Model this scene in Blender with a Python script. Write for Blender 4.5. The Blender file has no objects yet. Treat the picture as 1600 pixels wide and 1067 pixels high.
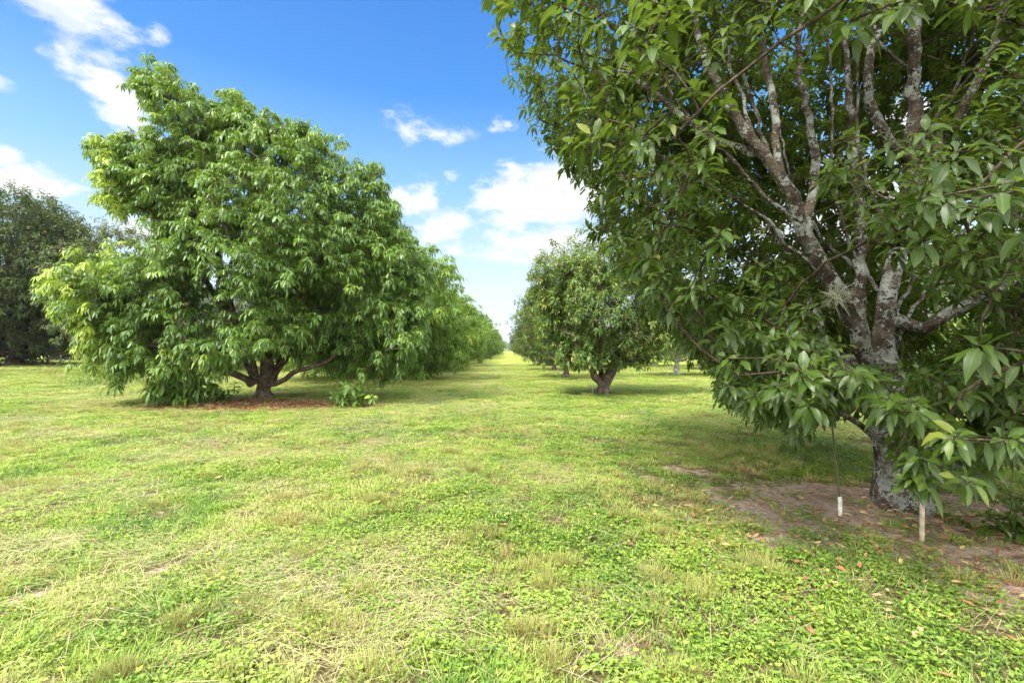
import bpy, math, random
import numpy as np
from mathutils import Vector
R = math.radians
rng = np.random.default_rng(11)
random.seed(5)

# ------------------------------------------------------------------ camera, sky, sun, exposure
S = bpy.context.scene
CAM_H, F, CX, CY = 1.5, 711.0, 797.0, 546.0
cd = bpy.data.cameras.new('camera'); cd.lens = 16; cd.sensor_width = 36; cd.clip_start = .05; cd.clip_end = 5000
cd.shift_x = 3 / 1600; cd.shift_y = 12.5 / 1600
cam = bpy.data.objects.new('camera', cd); S.collection.objects.link(cam)
cam.location = (0, 0, CAM_H); cam.rotation_euler = (R(90), 0, 0); S.camera = cam

SUN_EL, SUN_AZ = 56, 222       # azimuth clockwise from +Y (the way the camera looks)
sd = bpy.data.lights.new('sun', 'SUN'); sd.energy = 1.4; sd.angle = R(18); sd.color = (1, .95, .86)
so = bpy.data.objects.new('sun', sd); S.collection.objects.link(so)
sdir = Vector((math.sin(R(SUN_AZ)) * math.cos(R(SUN_EL)), math.cos(R(SUN_AZ)) * math.cos(R(SUN_EL)), math.sin(R(SUN_EL))))
so.rotation_euler = sdir.to_track_quat('Z', 'Y').to_euler()
S.view_settings.view_transform = 'Standard'; S.view_settings.look = 'None'
S.view_settings.exposure = 2.68; S.view_settings.gamma = 1
S.cycles.use_denoising = True
S.cycles.use_adaptive_sampling = True; S.cycles.adaptive_threshold = .02
S.cycles.max_bounces = 7; S.cycles.diffuse_bounces = 4; S.cycles.glossy_bounces = 1
S.cycles.transmission_bounces = 4; S.cycles.transparent_max_bounces = 2; S.cycles.volume_bounces = 0
S.cycles.sample_clamp_indirect = 4


class NT:
    """small helper to write node trees as expressions"""
    def __init__(s, nt): s.nt = nt; nt.nodes.clear()
    def n(s, t, **k):
        x = s.nt.nodes.new(t)
        for a, b in k.items(): setattr(x, a, b)
        return x
    def l(s, a, b): s.nt.links.new(a, b)
    def put(s, v, sock):
        if isinstance(v, bpy.types.NodeSocket): s.l(v, sock)
        elif v is not None: sock.default_value = v
    def m(s, op, a, b=None, c=None, clamp=False):
        x = s.n('ShaderNodeMath', operation=op, use_clamp=clamp)
        for i, v in enumerate((a, b, c)):
            if v is not None: s.put(v, x.inputs[i])
        return x.outputs[0]
    def vm(s, op, a, b=None):
        x = s.n('ShaderNodeVectorMath', operation=op)
        s.put(a, x.inputs[0])
        if b is not None: s.put(b, x.inputs[1])
        return x.outputs[0]
    def noise(s, vec, scale, detail=3, rough=.55, out='Fac', dist=0):
        x = s.n('ShaderNodeTexNoise'); x.inputs['Scale'].default_value = scale
        x.inputs['Detail'].default_value = detail; x.inputs['Roughness'].default_value = rough
        x.inputs['Distortion'].default_value = dist
        if vec is not None: s.l(vec, x.inputs['Vector'])
        return x.outputs[out]
    def ramp(s, fac, stops, interp='LINEAR'):
        x = s.n('ShaderNodeValToRGB'); cr = x.color_ramp; cr.interpolation = interp
        while len(cr.elements) < len(stops): cr.elements.new(.5)
        for e, (p, c) in zip(cr.elements, stops):
            e.position = p; e.color = (c, c, c, 1) if not hasattr(c, '__len__') else (*c[:3], 1)
        s.put(fac, x.inputs[0]); return x.outputs[0]
    def smooth(s, v, a, b):
        x = s.n('ShaderNodeMapRange', interpolation_type='SMOOTHSTEP')
        s.put(v, x.inputs[0]); x.inputs[1].default_value = a; x.inputs[2].default_value = b
        return x.outputs[0]
    def mix(s, f, a, b, mode='MIX'):
        x = s.n('ShaderNodeMix', data_type='RGBA', blend_type=mode)
        s.put(f, x.inputs[0])
        for v, k in ((a, 6), (b, 7)):
            if isinstance(v, bpy.types.NodeSocket): s.l(v, x.inputs[k])
            else: x.inputs[k].default_value = (*v[:3], 1)
        return x.outputs[2]
    def attr(s, name, out='Color'):
        x = s.n('ShaderNodeAttribute', attribute_name=name); return x.outputs[out]
    def sep(s, v):
        x = s.n('ShaderNodeSeparateXYZ'); s.l(v, x.inputs[0]); return x.outputs
    def comb(s, a, b, c):
        x = s.n('ShaderNodeCombineXYZ')
        for i, v in enumerate((a, b, c)): s.put(v, x.inputs[i])
        return x.outputs[0]


def build_world():
    w = bpy.data.worlds.new('World'); S.world = w; w.use_nodes = True
    t = NT(w.node_tree)
    d = t.n('ShaderNodeTexCoord').outputs['Generated']
    x, y, z = t.sep(d)
    az = t.m('MULTIPLY', t.m('ARCTAN2', x, y), 57.2958)
    el = t.m('MULTIPLY', t.m('ARCSINE', z), 57.2958)
    sky = t.n('ShaderNodeTexSky', sky_type='NISHITA', sun_disc=False)
    sky.sun_elevation = R(SUN_EL); sky.sun_rotation = R(SUN_AZ); sky.air_density = 1; sky.dust_density = .6; sky.ozone_density = 2
    eln = t.m('DIVIDE', t.m('MAXIMUM', el, 0), 90)
    grad = t.ramp(eln, [(0, (1.2, 1.4, 1.56)), (.08, (1.17, 1.38, 1.56)), (.14, (.9, 1.25, 1.54)), (.21, (.46, .96, 1.54)),
                        (.32, (.085, .49, 1.36)), (.45, (.04, .33, 1.17)), (1, (.07, .38, 1.2))])
    col = t.mix(.1, grad, sky.outputs[0])
    # cloud field: noise on a cloud-deck projection + placed cumulus groups by azimuth / elevation, plus unseen fill cloud
    deck = t.vm('MULTIPLY', d, (1, 1, 1.9))
    wn = t.noise(deck, 6, 8, .62)
    wn2 = t.noise(t.vm('ADD', deck, (3.1, 1.7, .4)), 13, 6, .6)
    nz = t.m('ADD', t.m('MULTIPLY', wn, .7), t.m('MULTIPLY', wn2, .3))
    def pe(u, v):
        a = math.degrees(math.atan2(u - CX, F)); e = math.degrees(math.atan2(CY - v, math.hypot(F, u - CX)))
        return a, e
    dens = None
    # px, py, radius az(px), radius el(px), slope, strength
    for (u, v, ru, rv, sl, st) in [(130, 50, 105, 95, -.3, 1.15), (190, 150, 75, 75, -.7, 1.15), (85, 290, 80, 34, 0, .95), (865, 298, 135, 56, .12, 1.9), (905, 272, 70, 50, 0, 1.2),
                                   (655, 300, 62, 36, 0, 1.05), (665, 195, 95, 40, 0, .45), (792, 190, 34, 26, 0, .7), (700, 350, 95, 50, 0, .7),
                                   (835, 378, 130, 45, -.1, .9), (0, 240, 45, 22, 0, .75), (235, 50, 32, 24, 0, .62), (1250, 330, 190, 110, 0, 1.1), (1460, 200, 160, 110, 0, .8),
                                   (705, 272, 24, 20, 0, .7), (240, 345, 100, 50, 0, 1.1), (1080, 260, 120, 60, 0, .8), (0, 130, 30, 26, 0, .6)]:
        a, e = pe(u, v); a2, _ = pe(u + ru, v); _, e2 = pe(u, v - rv)
        da = t.m('DIVIDE', t.m('SUBTRACT', az, a), abs(a2 - a)); de = t.m('DIVIDE', t.m('SUBTRACT', el, e), abs(e2 - e))
        if sl: de = t.m('SUBTRACT', de, t.m('MULTIPLY', da, sl))
        r2 = t.m('ADD', t.m('MULTIPLY', da, da), t.m('MULTIPLY', de, de))
        g = t.m('MULTIPLY', t.m('MAXIMUM', t.m('SUBTRACT', 1, t.m('MULTIPLY', r2, .62)), 0), st)
        dens = g if dens is None else t.m('MAXIMUM', dens, g)
    c1 = t.smooth(t.m('ADD', t.m('MULTIPLY', dens, .36), t.m('MULTIPLY', nz, 2.0)), 1.13, 1.42)
    gate = t.smooth(dens, .02, .35)
    c1 = t.m('MULTIPLY', c1, gate)
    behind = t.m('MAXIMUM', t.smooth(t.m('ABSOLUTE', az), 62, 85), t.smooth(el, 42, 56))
    fill_cl = t.m('MULTIPLY', t.smooth(nz, .40, .52), behind)  # unseen bright cloud overhead and behind the camera, added as fill light
    cl = t.m('MAXIMUM', c1, fill_cl)
    above = t.smooth(el, -1, 3)
    cl = t.m('MULTIPLY', cl, above)
    up = t.m('SUBTRACT', wn, t.noise(t.vm('ADD', deck, (-.02, -.02, .07)), 6, 4, .6))  # lit tops and greyer bases painted into the cloud colour
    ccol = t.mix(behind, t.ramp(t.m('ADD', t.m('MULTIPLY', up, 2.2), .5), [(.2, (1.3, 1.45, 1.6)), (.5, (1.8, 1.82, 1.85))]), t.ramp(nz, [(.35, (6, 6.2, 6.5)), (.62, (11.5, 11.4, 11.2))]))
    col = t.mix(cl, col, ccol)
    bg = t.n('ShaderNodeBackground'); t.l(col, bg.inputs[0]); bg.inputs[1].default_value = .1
    o = t.n('ShaderNodeOutputWorld'); t.l(bg.outputs[0], o.inputs[0])
build_world()

# ------------------------------------------------------------------ helpers
def link(o): S.collection.objects.link(o); return o
def tag(o, label=None, cat=None, group=None, kind=None):
    for k, v in (('label', label), ('category', cat), ('group', group), ('kind', kind)):
        if v: o[k] = v
    return o
def empty(name, loc, label, cat, group=None):
    o = link(bpy.data.objects.new(name, None)); o.location = loc; o.empty_display_size = .2
    return tag(o, label, cat, group)
def P(u, v, d):                   # photo pixel + distance ahead -> metres
    return np.array(((u - CX) / F * d, d, CAM_H + (CY - v) / F * d))
def unit(a): return a / np.maximum(np.linalg.norm(a, axis=-1, keepdims=True), 1e-9)

def vnoise(p, scale=1., seed=0):
    p = np.asarray(p, float) * scale + seed * 17.31
    i = np.floor(p).astype(np.int64); f = p - i; f = f * f * (3 - 2 * f)
    def h(a):
        x = (a[..., 0] * 374761393 + a[..., 1] * 668265263 + a[..., 2] * 2147483647 + seed * 1274126177) & 0x7fffffff
        x = ((x ^ (x >> 13)) * 1274126177) & 0x7fffffff
        return ((x ^ (x >> 16)) & 0xffff) / 65535.
    r = 0
    for dx in (0, 1):
        for dy in (0, 1):
            for dz in (0, 1):
                w = (f[..., 0] if dx else 1 - f[..., 0]) * (f[..., 1] if dy else 1 - f[..., 1]) * (f[..., 2] if dz else 1 - f[..., 2])
                r = r + w * h(i + np.array((dx, dy, dz)))
    return r
def fbm(p, scale, seed=0, o=3):
    return sum(vnoise(p, scale * 2 ** k, seed + k) * .5 ** k for k in range(o)) / sum(.5 ** k for k in range(o))

def mesh_np(name, V, loops, starts, mat, attr=None, smooth=True):
    me = bpy.data.meshes.new(name)
    me.vertices.add(len(V)); me.vertices.foreach_set('co', np.ascontiguousarray(V, np.float32).ravel())
    me.loops.add(len(loops)); me.loops.foreach_set('vertex_index', np.ascontiguousarray(loops, np.int32))
    me.polygons.add(len(starts)); me.polygons.foreach_set('loop_start', np.ascontiguousarray(starts, np.int32))
    me.update(calc_edges=True)
    if smooth: me.polygons.foreach_set('use_smooth', np.ones(len(starts), bool))
    if attr:
        for k, a in attr.items():
            at = me.attributes.new(k, 'FLOAT_COLOR', 'POINT'); at.data.foreach_set('color', np.ascontiguousarray(a, np.float32).ravel())
    me.materials.append(mat); me.validate()
    return me
def obj(name, me, parent=None):
    o = link(bpy.data.objects.new(name, me))
    if parent: o.parent = parent
    return o

# leaf templates: stations along the blade, widths there (first and last taper to one vertex)
TPL = {'hi': ((.0, .22, .5, .78, 1.), (0, .78, 1., .62, 0)), 'mid': ((.0, .35, .72, 1.), (0, .92, .8, 0)), 'lo': ((0, .45, 1), (0, 1, 0)), 'blade': ((0, .5, 1), (0, 1, 0))}
def leaves(Pn, A, N, L, W, bend, tpl, fold=.25, r1=None, r2=None, wav=0.):
    """arrays of leaves -> verts, loops, starts, attribute (u, v, rnd1, rnd2)"""
    n = len(Pn); A = unit(A); Sx = unit(np.cross(A, N)); N = np.cross(Sx, A)
    st, ws = TPL[tpl]; L = np.broadcast_to(L, (n,))[:, None]; W = np.broadcast_to(W, (n,))[:, None]; bend = np.broadcast_to(bend, (n,))[:, None]
    if r1 is None: r1 = rng.random(n)
    if r2 is None: r2 = rng.random(n)
    dn = np.array((0, 0, -1.))
    vs, at = [], []
    def add(v, u, c):
        vs.append(v); at.append(np.stack([np.full(n, u), np.full(n, c), r1, r2], 1))
    narrow = tpl == 'blade'
    for k, (u, w) in enumerate(zip(st, ws)):
        c = Pn + A * (u * L * (1 - .25 * bend * u)) + dn * (bend * L * u * u * .8)
        if k in (0, len(st) - 1): 
            if narrow and k == 0:
                add(c - Sx * W * .5, u, 0); add(c + Sx * W * .5, u, 1)
            else: add(c, u, .5)
        else:
            h = W * w * .5
            wv = (rng.random((n, 1)) - .5) * wav * W; ha = h * (.78 + .4 * rng.random((n, 1))); hb = h * (.78 + .4 * rng.random((n, 1)))
            if tpl == 'lo' or narrow: add(c - Sx * h + N * fold * h, u, 0); add(c + Sx * h + N * fold * h, u, 1)
            else: add(c - Sx * ha + N * (fold * h + wv), u, 0); add(c, u, .5); add(c + Sx * hb + N * (fold * h - wv), u, 1)
    V = np.stack(vs, 1); K = V.shape[1]; AT = np.stack(at, 1)
    if narrow: f = [(0, 1, 3, 2), (2, 3, 4)]
    elif tpl == 'lo': f = [(0, 2, 3, 1)]
    else:
        f = [(0, 2, 1), (0, 3, 2)]
        for k in range(len(st) - 3):
            a = 1 + 3 * k; f += [(a, a + 1, a + 4, a + 3), (a + 1, a + 2, a + 5, a + 4)]
        a = K - 4; f += [(a, a + 1, K - 1), (a + 1, a + 2, K - 1)]
    tl = np.array([i for q in f for i in q]); ts = np.cumsum([0] + [len(q) for q in f])[:-1]; tn = len(tl)
    loops = (tl[None] + np.arange(n)[:, None] * K).ravel(); starts = (ts[None] + np.arange(n)[:, None] * tn).ravel()
    return V.reshape(-1, 3), loops, starts, AT.reshape(-1, 4)
def join(parts):
    V, Lo, St, At = [], [], [], []; nv = nl = 0
    for v, l, s, a in parts:
        V.append(v); Lo.append(l + nv); St.append(s + nl); At.append(a); nv += len(v); nl += len(l)
    return np.concatenate(V), np.concatenate(Lo), np.concatenate(St), np.concatenate(At)
def rdir(n):
    return unit(rng.normal(size=(n, 3)))

# ------------------------------------------------------------------ materials
def bsdf(t, col, rough=.6, spec=.3, bump=None, bs=.3, bd=.02):
    b = t.n('ShaderNodeBsdfPrincipled'); t.put(col if isinstance(col, bpy.types.NodeSocket) else (*col, 1), b.inputs['Base Color'])
    t.put(rough, b.inputs['Roughness']); b.inputs['Specular IOR Level'].default_value = spec
    if bump is not None:
        bm = t.n('ShaderNodeBump'); bm.inputs['Strength'].default_value = bs; bm.inputs['Distance'].default_value = bd
        t.l(bump, bm.inputs['Height']); t.l(bm.outputs[0], b.inputs['Normal'])
    return b
def mat(name):
    m = bpy.data.materials.new(name); m.use_nodes = True; return m, NT(m.node_tree)

def leaf_material(name, dark, light, young, trans, yf=.15, vein=0., brown=0., gloss=.35, spec=.5, under=None, tr=.3, clump=.9):
    m, t = mat(name)
    u, c, r1 = t.sep(t.attr('lf'))[0:3]; r2 = t.attr('lf', 'Alpha')
    pos = t.n('ShaderNodeNewGeometry')
    big = t.noise(pos.outputs['Position'], clump, 2)
    f = t.m('ADD', t.m('MULTIPLY', r1, .6), t.m('MULTIPLY', t.smooth(big, .3, .7), .4))
    col = t.mix(f, dark, light)
    col = t.mix(t.smooth(r2, 1 - yf, 1.0), col, young)
    if vein:
        mid = t.m('ABSOLUTE', t.m('SUBTRACT', c, .5))
        col = t.mix(t.m('MULTIPLY', t.smooth(mid, .07, .0), vein), col, (light[0] * 1.8 + .03, light[1] * 1.5 + .03, light[2] * 1.8 + .02))
    if brown:
        e = t.m('ADD', t.m('MULTIPLY', u, 1.0), t.m('MULTIPLY', t.noise(pos.outputs['Position'], 30, 2), .35))
        k = t.m('MULTIPLY', t.smooth(e, 1.04, 1.2), t.smooth(r1, .35, .55))
        col = t.mix(t.m('MULTIPLY', k, brown), col, (.20, .12, .05))
        sp = t.m('MULTIPLY', t.smooth(t.noise(pos.outputs['Position'], 70, 2), .66, .70), t.smooth(r1, .2, .6))
        col = t.mix(t.m('MULTIPLY', sp, .7), col, (.17, .13, .04))
    if under:
        col = t.mix(pos.outputs['Backfacing'], col, under)
    b = bsdf(t, col, gloss, spec)
    tl = t.n('ShaderNodeBsdfTranslucent'); t.l(t.mix(.55, col, trans), tl.inputs[0])
    mx = t.n('ShaderNodeMixShader'); mx.inputs[0].default_value = tr
    t.l(b.outputs[0], mx.inputs[1]); t.l(tl.outputs[0], mx.inputs[2])
    t.l(mx.outputs[0], t.n('ShaderNodeOutputMaterial').inputs[0]); return m

M_HERO = leaf_material('broad_glossy_leaf', (.016, .037, .005), (.068, .122, .013), (.20, .21, .03), (.23, .34, .03), .12, vein=.45, brown=.9, gloss=.42, tr=.32, spec=.34)
M_LEFT = leaf_material('drooping_bright_leaf', (.032, .076, .009), (.135, .24, .034), (.32, .42, .05), (.28, .42, .04), .16, gloss=.42, tr=.32, spec=.4)
M_OLIVE = leaf_material('olive_leaf', (.036, .084, .012), (.12, .205, .032), (.32, .32, .07), (.26, .32, .04), .35, gloss=.5, tr=.32, spec=.3)
M_DARK = leaf_material('dusky_leaf', (.022, .042, .009), (.068, .10, .022), (.17, .17, .05), (.15, .2, .03), .2, gloss=.6, tr=.22, spec=.15)

M_MID = leaf_material('grey_olive_leaf', (.030, .055, .014), (.095, .125, .034), (.24, .25, .07), (.18, .24, .04), .22, gloss=.55, tr=.25, spec=.3)
M_ROW = leaf_material('fresh_row_leaf', (.05, .11, .010), (.16, .26, .030), (.34, .42, .05), (.28, .42, .04), .18, gloss=.5, tr=.34, spec=.28)
def bark_material(name, a, b, lichen, lf, scale=1.):
    m, t = mat(name)
    p = t.n('ShaderNodeTexCoord').outputs['Object']
    n1 = t.noise(p, 9 * scale, 6, .65); n2 = t.noise(p, 5.5 * scale, 4, .65); n3 = t.noise(t.vm('ADD', p, (5, 3, 1)), 34 * scale, 4, .7)
    col = t.mix(t.smooth(n1, .35, .65), a, b)
    hz = t.m('MULTIPLY', t.smooth(t.sep(p)[2], 1.6, 3.4), -.02)
    lm = t.smooth(t.m('ADD', hz, t.m('ADD', t.m('MULTIPLY', n2, .55), t.m('MULTIPLY', n3, .45))), lf, lf + .05)
    col = t.mix(lm, col, t.mix(t.smooth(n1, .4, .6), lichen, tuple(x * .62 for x in lichen)))
    h = t.m('ADD', t.m('MULTIPLY', n3, .6), t.m('MULTIPLY', n1, .6))
    s = bsdf(t, col, .9, .1, h, 1.0, .05)
    t.l(s.outputs[0], t.n('ShaderNodeOutputMaterial').inputs[0]); return m
M_BARK = bark_material('lichen_bark', (.034, .025, .018), (.105, .082, .060), (.30, .315, .275), .48)
M_BARK2 = bark_material('brown_bark', (.06, .042, .03), (.16, .12, .09), (.30, .29, .24), .56)
M_TWIG = bark_material('twig_bark', (.07, .05, .035), (.17, .13, .09), (.3, .29, .24), .6, 2)
M_GREYBARK = bark_material('pale_bark', (.16, .14, .12), (.32, .30, .27), (.5, .5, .46), .5)

def turf_color(t, pos, big=True):
    """colour of the sward as a function of where it grows"""
    x, y, z = t.sep(pos)
    st = t.noise(t.comb(t.m('MULTIPLY', x, .9), t.m('MULTIPLY', y, .13), 0), 1.0, 3, .55)
    p1 = t.noise(pos, .55, 4, .6); p2 = t.noise(t.vm('ADD', pos, (9, 4, 0)), 1.7, 4, .65)
    f = t.m('ADD', t.m('MULTIPLY', p1, .45), t.m('ADD', t.m('MULTIPLY', p2, .35), t.m('MULTIPLY', st, .3)))
    col = t.ramp(t.smooth(f, .42, .68), [(0, (.09, .18, .028)), (.3, (.155, .27, .032)), (.65, (.255, .345, .05)), (1, (.39, .38, .13))])
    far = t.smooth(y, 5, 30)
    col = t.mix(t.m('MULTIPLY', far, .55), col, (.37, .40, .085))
    return col, p2

def turf_leaf_material(name, kind):
    m, t = mat(name)
    u, c, r1 = t.sep(t.attr('lf'))[0:3]; r2 = t.attr('lf', 'Alpha')
    pos = t.n('ShaderNodeNewGeometry').outputs['Position']
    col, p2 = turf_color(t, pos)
    if kind == 'weed': col = t.mix(.45, col, (.19, .29, .04))
    if kind == 'dry':
        col = t.mix(.55, col, (.42, .36, .14)); col = t.mix(t.smooth(u, .6, 0), col, (.34, .155, .085))
    if kind == 'straw': col = t.mix(.9, col, (.48, .43, .24))
    col = t.mix(t.m('MULTIPLY', r1, .55), col, t.mix(.4, col, (.05, .11, .012)) if kind != 'straw' else (.4, .33, .15))
    if kind in ('grass', 'weed'): col = t.mix(t.smooth(r2, .86, 1.), col, (.46, .44, .13) if kind == 'grass' else (.36, .42, .05))
    b = bsdf(t, col, .6, .3)
    tl = t.n('ShaderNodeBsdfTranslucent'); t.l(col, tl.inputs[0])
    mx = t.n('ShaderNodeMixShader'); mx.inputs[0].default_value = .25
    t.l(b.outputs[0], mx.inputs[1]); t.l(tl.outputs[0], mx.inputs[2])
    t.l(mx.outputs[0], t.n('ShaderNodeOutputMaterial').inputs[0]); return m

def ground_material():
    m, t = mat('turf_ground')
    pos = t.n('ShaderNodeNewGeometry').outputs['Position']
    x, y, z = t.sep(pos)
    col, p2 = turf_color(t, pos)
    fine = t.noise(pos, 22, 4, .7)
    col = t.mix(t.smooth(fine, .38, .7), t.mix(.45, col, (.07, .09, .02)), col)
    mid = t.noise(pos, 3.5, 4, .7)
    col = t.mix(t.m('MULTIPLY', t.smooth(mid, .52, .7), .45), col, (.40, .38, .13))
    col = t.mix(t.m('MULTIPLY', t.smooth(mid, .46, .3), .3), col, (.10, .17, .02))
    near = t.smooth(y, 16, 7)
    soil = t.mix(t.smooth(fine, .3, .7), (.075, .05, .03), (.22, .15, .095))
    col = t.mix(t.m('MULTIPLY', near, .85), col, soil)
    bare, litter, _ = t.sep(t.attr('gm'))[0:3]
    dirt = t.mix(t.smooth(t.noise(pos, 14, 5, .7), .35, .65), (.32, .23, .16), (.54, .42, .31))
    col = t.mix(t.smooth(t.m('ADD', bare, t.m('MULTIPLY', t.m('SUBTRACT', mid, .5), 1.8)), .3, .65), col, dirt)
    lt = t.mix(t.smooth(t.noise(pos, 30, 3, .7), .4, .6), (.10, .05, .03), (.30, .15, .08))
    col = t.mix(t.smooth(t.m('ADD', litter, t.m('MULTIPLY', t.m('SUBTRACT', mid, .5), 1.)), .4, .6), col, lt)
    s = bsdf(t, col, .95, .05, t.m('ADD', fine, t.noise(pos, 60, 3, .7)), .9, .05)
    t.l(s.outputs[0], t.n('ShaderNodeOutputMaterial').inputs[0]); return m

# ------------------------------------------------------------------ ground
def gz(x, y):
    x = np.asarray(x, float); y = np.asarray(y, float)
    rise = np.clip((-x - 13) / 14, 0, 1); rise = rise * rise * (3 - 2 * rise) * np.clip((y - 8) / 14, 0, 1)
    near = np.exp(-((x * x + y * y) / 900.))
    b = (fbm(np.stack([x, y, 0 * x], -1), .45, 3) - .5) * .10 + (fbm(np.stack([x, y, 0 * x], -1), 2.2, 8) - .5) * .03
    # slight mound round the big trees
    m = .07 * np.exp(-(((x - 3.6) ** 2 + (y - 4.3) ** 2) / 1.2)) + .1 * np.exp(-(((x + 7.3) ** 2 + (y - 13.4) ** 2) / 3.))
    return rise * .55 + b * near + m
def bare_mask(x, y):
    p = np.stack([x, y, 0 * x], -1)
    e = np.exp(-(((x - 3.2) / 1.6) ** 2 + ((y - 4.2) / 1.05) ** 2) ** 1.2) + .75 * np.exp(-(((x - 3.7) / .9) ** 2 + ((y - 3.1) / .6) ** 2))
    e2 = .45 * np.exp(-(((x - 2.15) / .75) ** 2 + ((y - 5.6) / .35) ** 2)) + .7 * np.exp(-(((x - 3.5) / .7) ** 2 + ((y - 2.7) / .22) ** 2)) + .9 * np.exp(-(((x - 4.3) / .9) ** 2 + ((y - 3.6) / .5) ** 2))
    e3 = .5 * np.exp(-(((x - 3.25) / 1.5) ** 2 + ((y - 15.1) / .7) ** 2))
    spots = np.clip((fbm(p, 3.2, 21) - .62) * 4, 0, .5)
    return np.clip(np.maximum(e + e2 + e3, spots * np.exp(-((y - 3) / 9) ** 2)), 0, 1)
def litter_mask(x, y):
    e = np.exp(-(((x + 7.4) / 3.0) ** 2 + ((y - 12.1) / 1.15) ** 2) ** 1.3) + .8 * np.exp(-(((x + 4.9) / 1.3) ** 2 + ((y - 12.4) / .5) ** 2))
    e2 = .9 * np.exp(-(((x + 30) / 7) ** 2 + ((y - 28) / 1.4) ** 2))
    return np.clip(e + e2, 0, 1)
def axis(fine, steps):
    a = [0.]; s = fine
    for lim, st in steps:
        while a[-1] < lim: a.append(a[-1] + st)
    return np.array(a)
ax = axis(.1, ((9, .12), (20, .5), (60, 3), (300, 30), (3000, 450)))
gx = np.concatenate([-ax[::-1], ax[1:]])
ay = axis(.1, ((16, .12), (40, .6), (120, 5), (600, 60), (3600, 500)))
gy = np.concatenate([-np.array([3000, 600, 120, 40, 15, 6, 3, 1.5, .6]), ay])
X, Y = np.meshgrid(gx, gy); nx, ny = len(gx), len(gy)
V = np.stack([X, Y, gz(X, Y)], -1).reshape(-1, 3)
i = (np.arange(ny - 1)[:, None] * nx + np.arange(nx - 1)[None]).ravel()
q = np.stack([i, i + 1, i + nx + 1, i + nx], 1)
gm = np.stack([bare_mask(X, Y), litter_mask(X, Y), 0 * X, 0 * X + 1], -1).reshape(-1, 4)
g = obj('ground', mesh_np('ground', V, q.ravel(), np.arange(len(q)) * 4, ground_material(), {'gm': gm}))
tag(g, 'mown orchard ground with yellow green turf and bare brown patches', kind='structure')

# ------------------------------------------------------------------ sward made of instanced tufts
def gn_scatter(name, protos, pts, rot, scl, idx, label, cat='grass'):
    me = bpy.data.meshes.new(name); me.vertices.add(len(pts)); me.vertices.foreach_set('co', np.ascontiguousarray(pts, np.float32).ravel())
    for n_, ty, a, fld in (('rot', 'FLOAT_VECTOR', rot, 'vector'), ('scl', 'FLOAT_VECTOR', scl, 'vector'), ('idx', 'INT', idx, 'value')):
        at = me.attributes.new(n_, ty, 'POINT'); at.data.foreach_set(fld, np.ascontiguousarray(a, np.int32 if ty == 'INT' else np.float32).ravel())
    o = obj(name, me); tag(o, label, cat, kind='stuff')
    c = bpy.data.collections.new(name + '_kinds')
    for k, p in enumerate(protos): p.name = '%s_kind_%02d' % (name, k); c.objects.link(p)
    ng = bpy.data.node_groups.new(name, 'GeometryNodeTree')
    ng.interface.new_socket('Geometry', in_out='INPUT', socket_type='NodeSocketGeometry'); ng.interface.new_socket('Geometry', in_out='OUTPUT', socket_type='NodeSocketGeometry')
    N = ng.nodes; gi = N.new('NodeGroupInput'); go = N.new('NodeGroupOutput'); ci = N.new('GeometryNodeCollectionInfo')
    ci.inputs['Collection'].default_value = c; ci.inputs['Separate Children'].default_value = True; ci.inputs['Reset Children'].default_value = True
    ip = N.new('GeometryNodeInstanceOnPoints'); ip.inputs['Pick Instance'].default_value = True
    def at(n_, ty):
        x = N.new('GeometryNodeInputNamedAttribute'); x.data_type = ty; x.inputs[0].default_value = n_
        return [s for s in x.outputs if s.enabled and s.name == 'Attribute'][0]
    L = ng.links.new
    L(gi.outputs[0], ip.inputs['Points']); L(ci.outputs[0], ip.inputs['Instance'])
    L(at('rot', 'FLOAT_VECTOR'), ip.inputs['Rotation']); L(at('scl', 'FLOAT_VECTOR'), ip.inputs['Scale']); L(at('idx', 'INT'), ip.inputs['Instance Index'])
    L(ip.outputs[0], go.inputs[0])
    md = o.modifiers.new('scatter', 'NODES'); md.node_group = ng
    return o

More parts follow.
